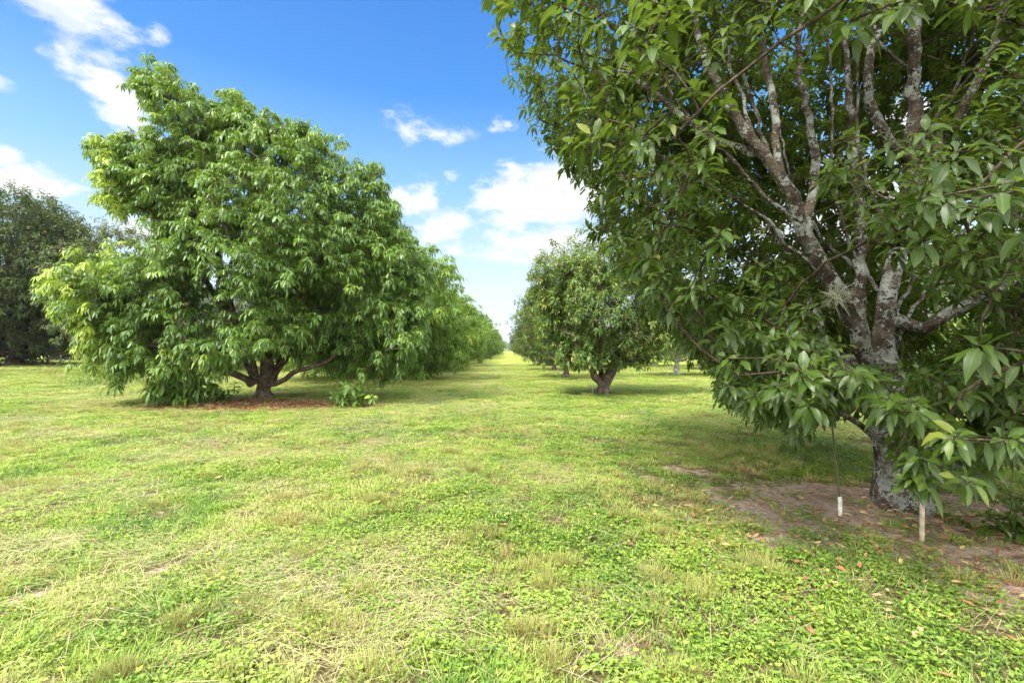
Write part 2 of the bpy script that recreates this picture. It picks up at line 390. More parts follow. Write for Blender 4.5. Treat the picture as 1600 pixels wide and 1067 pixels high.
MG, MW, MD, MS = [turf_leaf_material('turf_' + k, k) for k in ('grass', 'weed', 'dry', 'straw')]
def tuft(kind):
    if kind == 'grass':
        n = 60; r = .10 * np.sqrt(rng.random(n)); a = rng.random(n) * 6.283
        p = np.stack([r * np.cos(a), r * np.sin(a), 0 * r - .005], 1)
        d = np.stack([np.cos(a + rng.normal(0, 1, n)) * .8, np.sin(a + rng.normal(0, 1, n)) * .8, .5 + rng.random(n) * .8], 1)
        L = leaves(p, d, rdir(n) * .4 + (0, 0, 1), .04 + .05 * rng.random(n), .0045, .5 * rng.random(n), 'blade', .1); m = MG
    elif kind == 'weed':
        n = 34; r = .10 * np.sqrt(rng.random(n)); a = rng.random(n) * 6.283
        h = .006 + .05 * rng.random(n) ** 1.4
        p = np.stack([r * np.cos(a), r * np.sin(a), h], 1)
        d = np.concatenate([np.stack([np.cos(a + k), np.sin(a + k), .25 + rng.random(n) * .6], 1) for k in (0, 1.2, -1.2)])
        p = np.concatenate([p] * 3); n *= 3
        L1 = leaves(p, d, rdir(n) * .6 + (0, 0, 1), (.012 + .016 * rng.random(n) ** 1.5), .010 + .008 * rng.random(n), .5 * rng.random(n), 'lo', .25)
        n2 = 14; a = rng.random(n2) * 6.283; r = .08 * rng.random(n2)
        L2 = leaves(np.stack([r * np.cos(a), r * np.sin(a), 0 * a], 1), np.stack([np.cos(a) * .6, np.sin(a) * .6, .8 + 0 * a], 1), rdir(n2) + (0, 0, 1), .05 + .04 * rng.random(n2), .004, .5, 'blade', .1)
        L = join([L1, L2]); m = MW
    elif kind == 'broad':
        n = 30; a = rng.random(n) * 6.283; r = .09 * np.sqrt(rng.random(n))
        p = np.stack([r * np.cos(a), r * np.sin(a), .005 + .03 * rng.random(n)], 1)
        L = leaves(p, np.stack([np.cos(a), np.sin(a), .3 + .7 * rng.random(n)], 1), rdir(n) * .3 + (0, 0, 1), .03 + .025 * rng.random(n), .015 + .008 * rng.random(n), .5, 'mid', .3); m = MW
    elif kind == 'dry':
        n = 70; r = .05 * np.sqrt(rng.random(n)); a = rng.random(n) * 6.283
        p = np.stack([r * np.cos(a), r * np.sin(a), 0 * r - .005], 1)
        d = np.stack([np.cos(a) * .35 + rng.normal(0, .15, n), np.sin(a) * .35 + rng.normal(0, .15, n), 1 + 0 * a], 1)
        L = leaves(p, d, rdir(n), .07 + .06 * rng.random(n), .0035, .3 * rng.random(n), 'blade', .1); m = MD
    else:
        n = 22; p = np.stack([rng.normal(0, .10, n), rng.normal(0, .10, n), .025 + .025 * rng.random(n)], 1)
        a = rng.normal(0, .5, n) + rng.integers(0, 2, n) * 3.14
        d = np.stack([np.cos(a), np.sin(a), rng.normal(0, .08, n)], 1)
        L = leaves(p, d, np.tile((0, 0, 1.), (n, 1)) + rdir(n) * .3, .12 + .22 * rng.random(n), (.0014 + .0012 * rng.random(n)), .1 * rng.random(n), 'blade', .1); m = MS
    return bpy.data.objects.new(kind, mesh_np(kind, *L[:3], m, {'lf': L[3]}, False))
protos = [tuft('grass') for _ in range(4)] + [tuft('weed') for _ in range(4)] + [tuft('broad') for _ in range(2)] + [tuft('dry') for _ in range(3)] + [tuft('straw') for _ in range(3)]
def scatter_sward():
    PTS, ROT, SCL, IDX = [], [], [], []
    for (d0, d1, dens, s, zs) in ((-2, 1.2, 90, 1.2, 1.), (1.2, 4, 240, 1., 1.), (4, 7, 150, 1.1, 1.), (7, 12, 62, 1.5, 1.05), (12, 22, 24, 2.3, 1.15), (22, 46, 6.5, 4., 1.3)):
        half = 1.28 * max(d1, 1.2) + 3.2; n = int(dens * (d1 - d0) * half * 2)
        y = d0 + (d1 - d0) * rng.random(n); x = (rng.random(n) * 2 - 1) * half
        k = np.abs(x) < 1.28 * np.maximum(y, 1) + 3.2; x, y = x[k], y[k]
        p3 = np.stack([x, y, 0 * x], 1); b = bare_mask(x, y); li = litter_mask(x, y)
        thin = np.clip((fbm(p3, 3.3, 61) - .54) * 3, 0, .55) * (y < 8)
        keep = rng.random(len(x)) > np.clip(b * 1.05, 0, .86) + thin + np.clip(li * 1.3, 0, .92)
        x, y, p3, b = x[keep], y[keep], p3[keep], b[keep]; n = len(x)
        w = fbm(p3, .55, 31); w2 = fbm(p3, 1.1, 41); w3 = fbm(p3 * (1, 1.6, 1), .8, 51); r = rng.random(n)
        idx = rng.integers(0, 4, n)
        weed = r < np.clip((w - .44 + .035 * np.clip(x, -3, 3)) * 4, .10, .52); idx[weed] = rng.integers(4, 8, weed.sum())
        br = weed & (w2 > .54) & (rng.random(n) < .5); idx[br] = rng.integers(8, 10, br.sum())
        dry = rng.random(n) < np.clip((w2 - .54) * 1.6, .01, .3); idx[dry] = rng.integers(10, 13, dry.sum())
        stw = rng.random(n) < np.clip((w3 - .44) * 1.4 * np.clip((1.8 - x) / 2.5, .2, 1.2), .03, .32); idx[stw] = rng.integers(13, 16, stw.sum())
        sc = s * (.7 + .6 * rng.random(n)); z = zs * (.55 + .65 * rng.random(n)) * (.75 + .6 * w)
        PTS.append(np.stack([x, y, gz(x, y)], 1)); IDX.append(idx)
        rt = np.zeros((n, 3)); rt[:, 2] = rng.random(n) * 6.283; rt[stw, 2] = rng.normal(.15, .6, stw.sum()); ROT.append(rt)
        SCL.append(np.stack([sc, sc, z], 1))
    n0 = 50; yy = 2 + 9 * rng.random(n0) ** 1.3; xx = (rng.random(n0) * 2 - 1.15) * 1.1 * yy      # bunches of pinkish dry grass
    for (u, v) in ((590, 850), (555, 815), (500, 850), (620, 800), (820, 985), (290, 965), (450, 985), (885, 880), (665, 740), (250, 790), (965, 810), (600, 1050), (1060, 1040)):
        d = F * CAM_H / (v - CY); yy = np.append(yy, d); xx = np.append(xx, (u - CX) / F * d)
    for a, b_ in zip(xx, yy):
        m = rng.integers(4, 12); x = a + rng.normal(0, .055, m); y = b_ + rng.normal(0, .045, m)
        PTS.append(np.stack([x, y, gz(x, y)], 1)); IDX.append(rng.integers(10, 13, m)); rt = np.zeros((m, 3)); rt[:, 2] = rng.random(m) * 6.283; rt[:, 0] = rng.normal(0, .12, m); ROT.append(rt)
        sc = .8 + .5 * rng.random(m); SCL.append(np.stack([sc, sc, sc * (.6 + .4 * rng.random(m))], 1))
    return [np.concatenate(a) for a in (PTS, ROT, SCL, IDX)]
pts, rot, scl, idx = scatter_sward()
gn_scatter('grass', protos, pts, rot, scl, idx, 'low mown sward of grass, clover like weeds and dry straw between the rows')

# fallen leaves
def litter_material():
    m, t = mat('fallen_leaf'); r1 = t.sep(t.attr('lf'))[2]
    col = t.ramp(r1, [(0, (.14, .06, .03)), (.4, (.32, .15, .07)), (.75, (.45, .27, .14)), (1, (.55, .42, .12))])
    s = bsdf(t, col, .7, .25); t.l(s.outputs[0], t.n('ShaderNodeOutputMaterial').inputs[0]); return m
M_LIT = litter_material()
def litter(name, label, spots):
    Ps = []
    for (cx, cy, sx, sy, n) in spots:
        Ps.append(np.stack([rng.normal(cx, sx, n), rng.normal(cy, sy, n)], 1))
    p = np.concatenate(Ps); p = p[p[:, 1] > 1.5]; n = len(p); a = rng.random(n) * 6.283
    z = gz(p[:, 0], p[:, 1]) + .012 + .03 * rng.random(n)
    d = np.stack([np.cos(a), np.sin(a), rng.normal(0, .15, n)], 1)
    L = leaves(np.column_stack([p, z]), d, rdir(n) * .35 + (0, 0, 1), (.045 + .05 * rng.random(n)), .017 + .014 * rng.random(n), -.05 + .1 * rng.random(n), 'mid', .5 * rng.random((n, 1)))
    tag(obj(name, mesh_np(name, *L[:3], M_LIT, {'lf': L[3]})), label, 'leaf litter', kind='stuff')
litter('leaf_litter', 'brown fallen leaves round the lichen covered trunk in the right foreground', [(3.4, 4.0, 1.0, .6, 800), (3.6, 2.9, .8, .35, 260), (4.4, 3.3, .8, .5, 420), (2.2, 3.8, 1.2, .9, 110), (-1, 4, 3, 2, 40)])
litter('leaf_litter', 'reddish brown carpet of dead leaves under the big left tree', [(-7.5, 12.0, 1.7, .55, 2600), (-4.9, 12.4, .8, .28, 420), (-7.3, 12.6, 2.2, 1.1, 700)])

# ------------------------------------------------------------------ trees
class Skel:
    def __init__(s, base): s.p = [np.array(base, float)]; s.par = [-1]; s.fix = [0.]; s.own = [0]
    def limb(s, pts, r0, r1, start=None, own=0):
        """hand-drawn limb through points; start = node index or None for nearest"""
        if start is None:
            a = np.array(s.p); start = int(np.argmin(((a - pts[0]) ** 2).sum(1)))
        ctrl = [s.p[start]] + [np.array(q, float) for q in pts]
        pts2 = []
        for k in range(len(ctrl) - 1):
            p0 = ctrl[max(k - 1, 0)]; p1, p2 = ctrl[k], ctrl[k + 1]; p3 = ctrl[min(k + 2, len(ctrl) - 1)]
            m = max(2, int(np.linalg.norm(p2 - p1) / s.step))
            for j in range(1, m + 1):
                t = j / m
                pts2.append(.5 * ((2 * p1) + (-p0 + p2) * t + (2 * p0 - 5 * p1 + 4 * p2 - p3) * t * t + (-p0 + 3 * p1 - 3 * p2 + p3) * t ** 3))
        cur = start; n = len(pts2)
        for k, q in enumerate(pts2):
            s.p.append(q + rng.normal(0, s.step * .09, 3)); s.par.append(cur); s.fix.append(r0 + (r1 - r0) * k / n); s.own.append(own); cur = len(s.p) - 1
        return cur
    step = .2
    def grow(s, targets, up=.25, wiggle=.08, minz=-9):
        base = s.p[0]
        order = np.argsort(((targets - base) ** 2).sum(1)); cap = len(s.p) + len(targets) * 14
        A = np.zeros((cap, 3)); A[:len(s.p)] = s.p; n = len(s.p); ends = []
        ok = np.zeros(cap, bool); h = A[:n, 2] - base[2]; ok[:n] = h > s.forkz
        for ti in order:
            T = targets[ti]; dv = T - A[:n]; dd = np.linalg.norm(dv, axis=1)
            cost = dd + .8 * np.maximum(0, A[:n, 2] - T[2]) ; cost = np.where(ok[:n], cost, 1e9)
            j = int(np.argmin(cost)); d = dd[j]; m = max(1, min(12, int(d / s.step)))
            a = A[j]; pj = s.par[j]; pd = (a - A[pj]) if pj >= 0 else np.array((0, 0, 1.)); pd = pd / (np.linalg.norm(pd) + 1e-6)
            c = a + pd * d * .2 + dv[j] * .2 + np.array((0, 0, up * d * .35)); cur = j; own = s.own[j]
            for k in range(1, m + 1):
                t = k / m; q = (1 - t) ** 2 * a + 2 * t * (1 - t) * c + t * t * T
                if k < m: q = q + rng.normal(0, wiggle * s.step, 3)
                s.p.append(q); s.par.append(cur); s.fix.append(0.); s.own.append(own if own > 0 and False else -1); A[n] = q; ok[n] = True; cur = n; n += 1
            ends.append(cur)
        return ends
    forkz = .5
    def radii(s, tip, power=.5):
        n = len(s.p); cnt = np.zeros(n); ch = np.zeros(n, int)
        for k in range(1, n): ch[s.par[k]] += 1
        cnt[ch == 0] = 1
        for k in range(n - 1, 0, -1): cnt[s.par[k]] += cnt[k]
        r = tip * np.maximum(cnt, 1) ** power
        fx = np.array(s.fix); r = np.where(fx > 0, np.maximum(fx, np.minimum(r, fx)), r)
        for k in range(1, n):                              # a child is never thicker than what carries it
            if s.par[k] > 0: r[k] = min(r[k], r[s.par[k]])
        s.r = r; return r
    def tubes(s, sel=None, rmin=0., rough=.0, flare=None):
        """sweep the branches; sel(node)->bool keeps a subset"""
        n = len(s.p); Pp = np.array(s.p); kids = [[] for _ in range(n)]
        for k in range(1, n): kids[s.par[k]].append(k)
        Vs, Lo, St = [], [], []; nv = nl = 0
        starts = [(0, None)]; 
        while starts:
            a, frm = starts.pop(); path = ([frm] if frm is not None else []) + [a]; c = a
            while kids[c]:
                ks = sorted(kids[c], key=lambda k: (-(s.own[k] == s.own[c] and s.fix[k] > 0), -s.r[k])); 
                for o in ks[1:]: starts.append((o, c))
                c = ks[0]; path.append(c)
            if len(path) < 2: continue
            if sel is not None:
                keep = [q for q in path[(1 if frm is not None else 0):] if sel(q)]
                if len(keep) < 1: continue
                if len(keep) < len(path) - (1 if frm is not None else 0):
                    first = path.index(keep[0]); last = path.index(keep[-1]); path = path[max(0, first - 1):last + 1]
                if len(path) < 2: continue
            r = s.r[path].copy()
            if frm is not None and path[0] == frm: r[0] = min(r[0], r[1] * 1.25)
            if r.max() < rmin: continue
            p = Pp[path]; K = 12 if r.max() > .09 else 8 if r.max() > .035 else 5 if r.max() > .012 else 3
            tg = unit(np.gradient(p, axis=0)); ref = np.array((1., .2, .1)); u = np.zeros_like(p)
            x = unit(np.cross(tg[0], ref))
            for k in range(len(p)):
                x = x - tg[k] * (x @ tg[k]); x = x / (np.linalg.norm(x) + 1e-9); u[k] = x
            w = np.cross(tg, u); th = np.arange(K) / K * 2 * math.pi
            off = (u[:, None] * np.cos(th)[None, :, None] + w[:, None] * np.sin(th)[None, :, None])
            rr = np.repeat(r[:, None], K, 1)
            if rough: 
                q0 = p[:, None] + off * rr[..., None]
                rr = rr * (1 + rough * 2 * (fbm(q0, 4.5, 5) - .5) + rough * (vnoise(q0, 14, 3) - .5))
            if flare: 
                hz = np.clip(1 - (p[:, 2] - Pp[0, 2]) / flare, 0, 1) ** 2
                rr = rr * (1 + hz[:, None] * (.45 + .35 * np.sin(th * 4 + 1)[None]))
            ring = p[:, None] + off * rr[..., None]
            m = len(p); v = np.concatenate([ring.reshape(-1, 3), (p[-1] + tg[-1] * r[-1] * .8)[None]])
            a_ = (np.arange(m - 1)[:, None] * K + np.arange(K)[None]); b_ = (np.arange(m - 1)[:, None] * K + (np.arange(K)[None] + 1) % K)
            quad = np.stack([a_, b_, b_ + K, a_ + K], -1).reshape(-1, 4); tri = np.stack([(m - 1) * K + np.arange(K), (m - 1) * K + (np.arange(K) + 1) % K, np.full(K, m * K)], 1)
            Vs.append(v); Lo.append(quad.ravel() + nv); Lo.append(tri.ravel() + nv)
            St.append(np.arange(len(quad)) * 4 + nl); nl += quad.size; St.append(np.arange(K) * 3 + nl); nl += K * 3; nv += len(v)
        if not Vs: return None
        return np.concatenate(Vs), np.concatenate(Lo), np.concatenate(St)

def lobe_points(lobes, n, deep=.28, minz=.3, base=None, reject=None):
    """points near the outside of a union of ellipsoids, fewer inside"""
    C = np.array([l[0] for l in lobes]); Rr = np.array([l[1] for l in lobes]); w = (Rr.prod(1)) ** (2 / 3) * np.array([l[2] if len(l) > 2 else 1 for l in lobes])
    out = []
    while len(out) < n:
        m = n * 2; k = rng.choice(len(lobes), m, p=w / w.sum()); d = rdir(m); rad = 1 - deep * 1.3 * rng.random(m) ** 1.5
        q = C[k] + d * Rr[k] * rad[:, None]
        inside = np.full(m, 9.)
        for j in range(len(lobes)): 
            e = np.linalg.norm((q - C[j]) / Rr[j], axis=1); inside = np.where(k == j, inside, np.minimum(inside, e))
        keep = (inside > .72) | (rng.random(m) < .12)
        keep &= q[:, 2] > minz
        if reject is not None: keep &= ~reject(q)
        out.extend(q[keep].tolist())
    a = np.array(out); rng.shuffle(a); return a[:n]

def leaf_clusters(C, D, style, tpl, size):
    """C cluster positions, D growth directions"""
    n = len(C); D = unit(D)
    if style == 'whorl':            # rosettes of broad leaves at the twig ends
        k = 10; i = np.tile(np.arange(k), n); c = np.repeat(C, k, 0); d = np.repeat(D, k, 0); N = n * k
        x = unit(np.cross(d, rdir(N) * .01 + (.31, .2, .93))); y = np.cross(d, x)
        a = i * 2.4 + np.repeat(rng.random(n) * 6.28, k) + rng.normal(0, .25, N); t = i / k
        sp = R(88) - t * R(42) + rng.normal(0, .18, N)
        A = (x * np.cos(a)[:, None] + y * np.sin(a)[:, None]) * np.sin(sp)[:, None] + d * np.cos(sp)[:, None]
        p = c - d * (.85 * size * (1 - t) * .9)[:, None]
        L = size * (.55 + .55 * rng.random(N)) * np.repeat(.75 + .5 * rng.random(n), k); Nn = d * .7 + np.array((0, 0, .8)) + rdir(N) * .35
        rr = np.repeat(rng.random(n), k)
        return leaves(p + A * (.12 * size), A + (0, 0, -.12), Nn, L, L * (.31 + .13 * rng.random(N)), .1 + .8 * rng.random(N), tpl, .1 + .3 * rng.random((N, 1)), .5 * rr + .5 * rng.random(N), .72 * rr + .28 * rng.random(N), .4)
    if style == 'hang':
        D = unit(D + rng.normal(0, .45, D.shape)); szv = .7 + .65 * rng.random(n)             # arching compound leaves with drooping leaflets
        nr, nl = 6, 7; N = n * nr; szv = np.repeat(szv, nr)
        c = np.repeat(C, nr, 0); d = np.repeat(D, nr, 0); x = unit(np.cross(d, rdir(N) * .01 + (.31, .2, .93))); y = np.cross(d, x)
        a = np.tile(np.arange(nr) * 1.05, n) + np.repeat(rng.random(n) * 6.28, nr) + rng.normal(0, .3, N)
        sp = R(66) + rng.normal(0, .3, N)
        A = unit((x * np.cos(a)[:, None] + y * np.sin(a)[:, None]) * np.sin(sp)[:, None] + d * np.cos(sp)[:, None] + (0, 0, .15))
        RL = size * szv * 1.25 * (.7 + .5 * rng.random(N)); hor = unit(np.cross(A, (0, 0, 1.)) + 1e-6)
        ps, As, Ns, Ls, r1, r2 = [], [], [], [], [], []
        rr = np.repeat(rng.random(n), nr)
        for j in range(nl):
            u = (j + 1) / nl; sgn = 1 if j % 2 else -1
            pp = c + A * (RL * u)[:, None] + np.array((0, 0, -1.)) * (RL * u * u * .24)[:, None]
            tang = unit(A + np.array((0, 0, -1.)) * (1.1 * u))
            aj = tang * .75 + hor * sgn * (.75 if j < nl - 1 else .1) + np.array((0, 0, -.18)) + rng.normal(0, .25, (N, 3))
            ps.append(pp); As.append(aj); Ns.append(np.array((0, 0, 1.)) + A * .5 + rdir(N) * .3); Ls.append(size * szv ** .5 * 1.12 * (.75 + .4 * rng.random(N))); r1.append(.5 * rr + .5 * rng.random(N)); r2.append(.8 * rr + .2 * rng.random(N))
        p, A_, Nn, L, r1, r2 = [np.concatenate(q) for q in (ps, As, Ns, Ls, r1, r2)]
        return leaves(p, A_, Nn, L, L * .27, .3 + .4 * rng.random(len(p)), tpl, .2, r1, r2)
    k = 22; N = n * k               # 'bushy': small leaves in loose balls
    c = np.repeat(C, k, 0); d = np.repeat(D, k, 0); o = rng.normal(0, 1, (N, 3)) * size * (.95, .95, .7)
    A = unit(o) + d * .6 + rdir(N) * .4 + (0, 0, -.25); L = size * (.6 + .6 * rng.random(N)); rr = np.repeat(rng.random(n), k)
    return leaves(c + o, A, rdir(N) * .5 + (0, 0, 1.) + unit(o) * .4, L, L * .32, .4 * rng.random(N), tpl, .2, .5 * rr + .5 * rng.random(N), .75 * rr + .25 * rng.random(N))

def make_tree(name, base, lobes, limbs, nb, nc, style, tpl, size, mats, label, cat='tree', group=None, trunk_r=.2, tip=.006, spread=(.45, .45, .28),
              step=.25, forkz=.6, minz=.3, reject=None, deep=.28, extra=None, up=.25, split_limbs=False, rmin=0., flare=.5, rough=.12, weighted=None, cl_reject=None, young=None, twig_max=None):
    base = np.array(base, float); sk = Skel(base - (0, 0, .12)); sk.step = step; sk.forkz = forkz
    names = {}
    for li, (pts_, r0, r1) in enumerate(limbs): sk.limb([np.array(q) for q in pts_], r0, r1, own=li)
    boughs = lobe_points(lobes, nb, deep, minz, base, reject)
    sk.grow(boughs, up)
    k = rng.integers(0, nb, nc); C = boughs[k] + rng.normal(0, 1, (nc, 3)) * spread
    dr = (C - boughs[k]); rad = np.hypot(dr[:, 0], dr[:, 1]); C[:, 2] -= rad * .25
    if extra is not None: C = np.concatenate([C, extra])
    C = C[C[:, 2] > minz * .8]
    if cl_reject is not None: C = C[~cl_reject(C)]
    ends = sk.grow(C, up * .6)
    sk.radii(tip)
    if twig_max: sk.r = np.where(np.array(sk.own) < 0, np.minimum(sk.r, twig_max), sk.r)
    cen = np.array([l[0] for l in lobes]).mean(0)
    E = np.array([sk.p[e] for e in ends]); Pa = np.array([sk.p[sk.par[e]] for e in ends])
    D = unit(E - Pa) * .6 + unit(E - (cen * .5 + base * .5)) * .6 + (0, 0, .15)
    o = empty(name, base, label, cat, group)
    V_, L_, S_, A_ = leaf_clusters(E, D, style, tpl, size)
    if young is not None: A_[:, 3] = np.where(young(V_), .25 + .75 * A_[:, 3] + .3, A_[:, 3])
    cr = obj('crown', mesh_np('crown', V_ - base, L_, S_, mats[0], {'lf': A_}), o)
    if split_limbs:
        nl = len(limbs); own = sk.own
        T = sk.tubes(lambda q: own[q] == 0, rough=rough, flare=flare); obj('trunk', mesh_np('trunk', T[0] - base, T[1], T[2], mats[1]), o)
        for li in range(1, nl):
            T = sk.tubes(lambda q: own[q] == li, rough=rough)
            if T is not None: obj('limb', mesh_np('limb', T[0] - base, T[1], T[2], mats[1]), o)
        T = sk.tubes(lambda q: own[q] == -1 , rmin=rmin); obj('branches', mesh_np('branches', T[0] - base, T[1], T[2], mats[2]), o)
    else:
        T = sk.tubes(rmin=rmin, rough=rough, flare=flare); obj('trunk', mesh_np('trunk', T[0] - base, T[1], T[2], mats[1]), o)
    print(name, 'leaf verts', len(V_), 'clusters', len(C), 'nodes', len(sk.p))
    return o
def lb(u, v, d, rx, ry, rz, w=1): return (P(u, v, d), (rx, ry, rz), w)

# --- the big tree on the left
def inpoly(u, v, poly):
    c = np.zeros(len(u), bool); j = len(poly) - 1
    for i_ in range(len(poly)):
        (xi, yi), (xj, yj) = poly[i_], poly[j]
        if yi != yj: c ^= ((yi > v) != (yj > v)) & (u < (xj - xi) * (v - yi) / (yj - yi) + xi)
        j = i_
    return c
OUTL = [(35, 435), (60, 418), (95, 385), (185, 362), (235, 362), (232, 346), (150, 338), (128, 300), (150, 262), (112, 222), (135, 205), (205, 196), (222, 178), (190, 108), (205, 95), (240, 80), (262, 84), (320, 130), (375, 128), (440, 172), (520, 200), (600, 240), (620, 305), (668, 385), (690, 450), (680, 500), (645, 590), (600, 604), (530, 592), (480, 575), (440, 560), (385, 575), (340, 606), (285, 612), (250, 600), (180, 604), (120, 590), (98, 560), (112, 520), (75, 490)]
def inset(poly, m):
    a = np.array(poly, float); n = len(a); e = np.roll(a, -1, 0) - a; nn = np.stack([-e[:, 1], e[:, 0]], 1); nn /= np.linalg.norm(nn, axis=1)[:, None]
    area = (a[:, 0] * np.roll(a[:, 1], -1) - np.roll(a[:, 0], -1) * a[:, 1]).sum(); nn *= np.sign(area)
    vn = nn + np.roll(nn, 1, 0); vn /= np.linalg.norm(vn, axis=1)[:, None] + 1e-6
    return (a + vn * m).tolist()
OUTL_IN = inset(OUTL, 13)
def left_reject(q):
    u = CX + q[:, 0] / q[:, 1] * F; v = CY - (q[:, 2] - CAM_H) / q[:, 1] * F
    k = fbm(q, 1.1, 90, 2) - .5; u = u + 38 * k; v = v + 42 * (fbm(q, 1.1, 95, 2) - .5)
    bad = ~inpoly(u, v, OUTL_IN)
    bad |= fbm(q, .85, 34, 2) < .33
    for (cu, cv, r) in ((345, 385, 7), (470, 445, 7)): bad |= (u - cu) ** 2 + (v - cv) ** 2 < r * r
    return bad
def left_tree():
    d = 13.5; b = P(412, 625, d); b[2] = float(gz(b[0], b[1]))
    lobes = [lb(455, 400, 13.9, 3.3, 3.4, 3.1), lb(300, 200, 13.3, 1.35, 1.5, 1.45, 1.6), lb(248, 125, 13, .55, .6, .62, 1.5), lb(212, 118, 13, .35, .4, .3, 2), lb(360, 195, 13.8, 1.0, 1.2, 1.05), lb(430, 240, 13.8, 1.4, 1.6, 1.2),
             lb(535, 305, 13.8, 1.65, 1.7, 1.6), lb(380, 330, 12.8, 1.5, 1.2, 1.3, 1.3), lb(600, 440, 13.5, 1.45, 1.7, 1.8), lb(590, 545, 13, 1.2, 1.3, .85), lb(185, 240, 12.8, 1.05, 1.1, .7, 2), lb(215, 290, 12.8, 1.1, 1.1, .85, 2), lb(290, 300, 12.8, 1.1, 1.1, .8, 1.5),
             lb(215, 440, 12, 2.0, 1.6, 1.1, 1.1), lb(100, 450, 11.8, .95, .9, .5, 1.6), lb(160, 480, 11.8, .95, .9, .5, 1.6), lb(245, 535, 12, 1.9, 1.4, .95), lb(160, 545, 12.2, .8, .8, .6, 1.2), lb(400, 525, 12.8, 2.6, 2., 1.0), lb(310, 595, 11.6, .7, .6, .45), lb(660, 470, 14, .7, .8, 1.2), lb(625, 385, 13.6, .9, 1.3, 1.0, 1.6), lb(590, 290, 13.7, .8, 1.1, .9, 1.4), lb(640, 520, 13.4, .8, 1., .9, 1.3), lb(480, 230, 13.8, 1.1, 1.2, .9, 1.3),
             lb(400, 350, 11.6, 2.0, 1., 1.6, .7)]
    limbs = [([P(412, 600, d), P(415, 575, d), P(422, 520, d), P(420, 440, 13.6), P(425, 350, 13.7), P(420, 280, 13.8)], .19, .05),
             ([P(400, 590, 13.4), P(380, 540, 13.3), P(350, 450, 13.2), P(335, 330, 13.2), P(310, 210, 13.2), P(262, 130, 13)], .15, .03),
             ([P(432, 600, 13.3), P(455, 582, 13.1), P(500, 568, 13), P(560, 530, 13), P(610, 470, 13.2)], .08, .03),
             ([P(420, 595, 13.6), P(455, 540, 13.9), P(500, 440, 14), P(545, 330, 14)], .13, .03),
             ([P(395, 598, 13.2), P(350, 575, 12.6), P(290, 530, 12.3), P(220, 470, 12), P(130, 450, 11.8)], .11, .02),
             ([P(385, 560, 13.2), P(330, 450, 12.9), P(270, 340, 12.9), P(200, 255, 12.8)], .1, .02),
             ([P(425, 590, 13.8), P(420, 500, 15), P(430, 380, 16)], .12, .03)]
    return make_tree('orchard_tree', b, lobes, limbs, 700, 6600, 'hang', 'mid', .138, (M_LEFT, M_BARK2), 'big spreading tree with drooping bright green leaves standing alone in left foreground',
                     group='trees of the left orchard row', tip=.0055, spread=(.38, .38, .36), minz=.2, reject=left_reject, cl_reject=left_reject, deep=.55, young=lambda v: v[:, 0] + .6 * (v[:, 1] - 12) + 1.2 * fbm(v, .8, 77, 1) < -9.9)
t_left = left_tree()

# --- the near tree on the right
OUT = [(755, -400), (760, 0), (770, 60), (800, 120), (830, 190), (850, 225), (935, 300), (935, 350), (970, 430), (1040, 515), (1115, 575), (1120, 625), (1180, 660), (1290, 668), (1330, 640), (1375, 640), (1380, 735), (1440, 745), (1500, 768), (1560, 735), (1600, 695), (1700, 670), (2600, 670), (2600, -400)]
HOLE = [(1140, 50), (1250, 80), (1440, 10), (1550, 30), (1530, 130), (1420, 185), (1290, 200), (1275, 300), (1330, 370), (1430, 380), (1450, 450), (1560, 470), (1560, 540), (1440, 570), (1340, 550), (1260, 480), (1225, 370), (1130, 240)]
HOLE2 = [(1285, 665), (1330, 630), (1400, 640), (1405, 700), (1400, 740), (1425, 770), (1470, 790), (1470, 840), (1290, 840)]
def right_reject(q):
    dd = np.maximum(q[:, 1], .3); u = CX + q[:, 0] / dd * F; v = CY - (q[:, 2] - CAM_H) / dd * F
    front = q[:, 1] > .6
    u = u + 70 * (fbm(q, 2.2, 90, 2) - .5); v = v + 70 * (fbm(q, 2.2, 95, 2) - .5)
    bad = ~inpoly(u, v, OUT) & front
    bad |= inpoly(u, v, HOLE) & (q[:, 1] < 5.0) & front
    bad |= (((u - 1030) / 190) ** 2 + ((v - 170) / 130) ** 2 < 1) & (q[:, 1] < 4.9) & (rng.random(len(u)) < .3)
    bad |= inpoly(u, v, HOLE2) & (q[:, 1] < 4.4) & front
    bad |= (q[:, 2] > 5.1) & (rng.random(len(u)) < .1)  # upper crown, mostly unseen, thinned to let light through
    bad |= np.linalg.norm(q - (0, 0, CAM_H), axis=1) < 2.45
    return bad
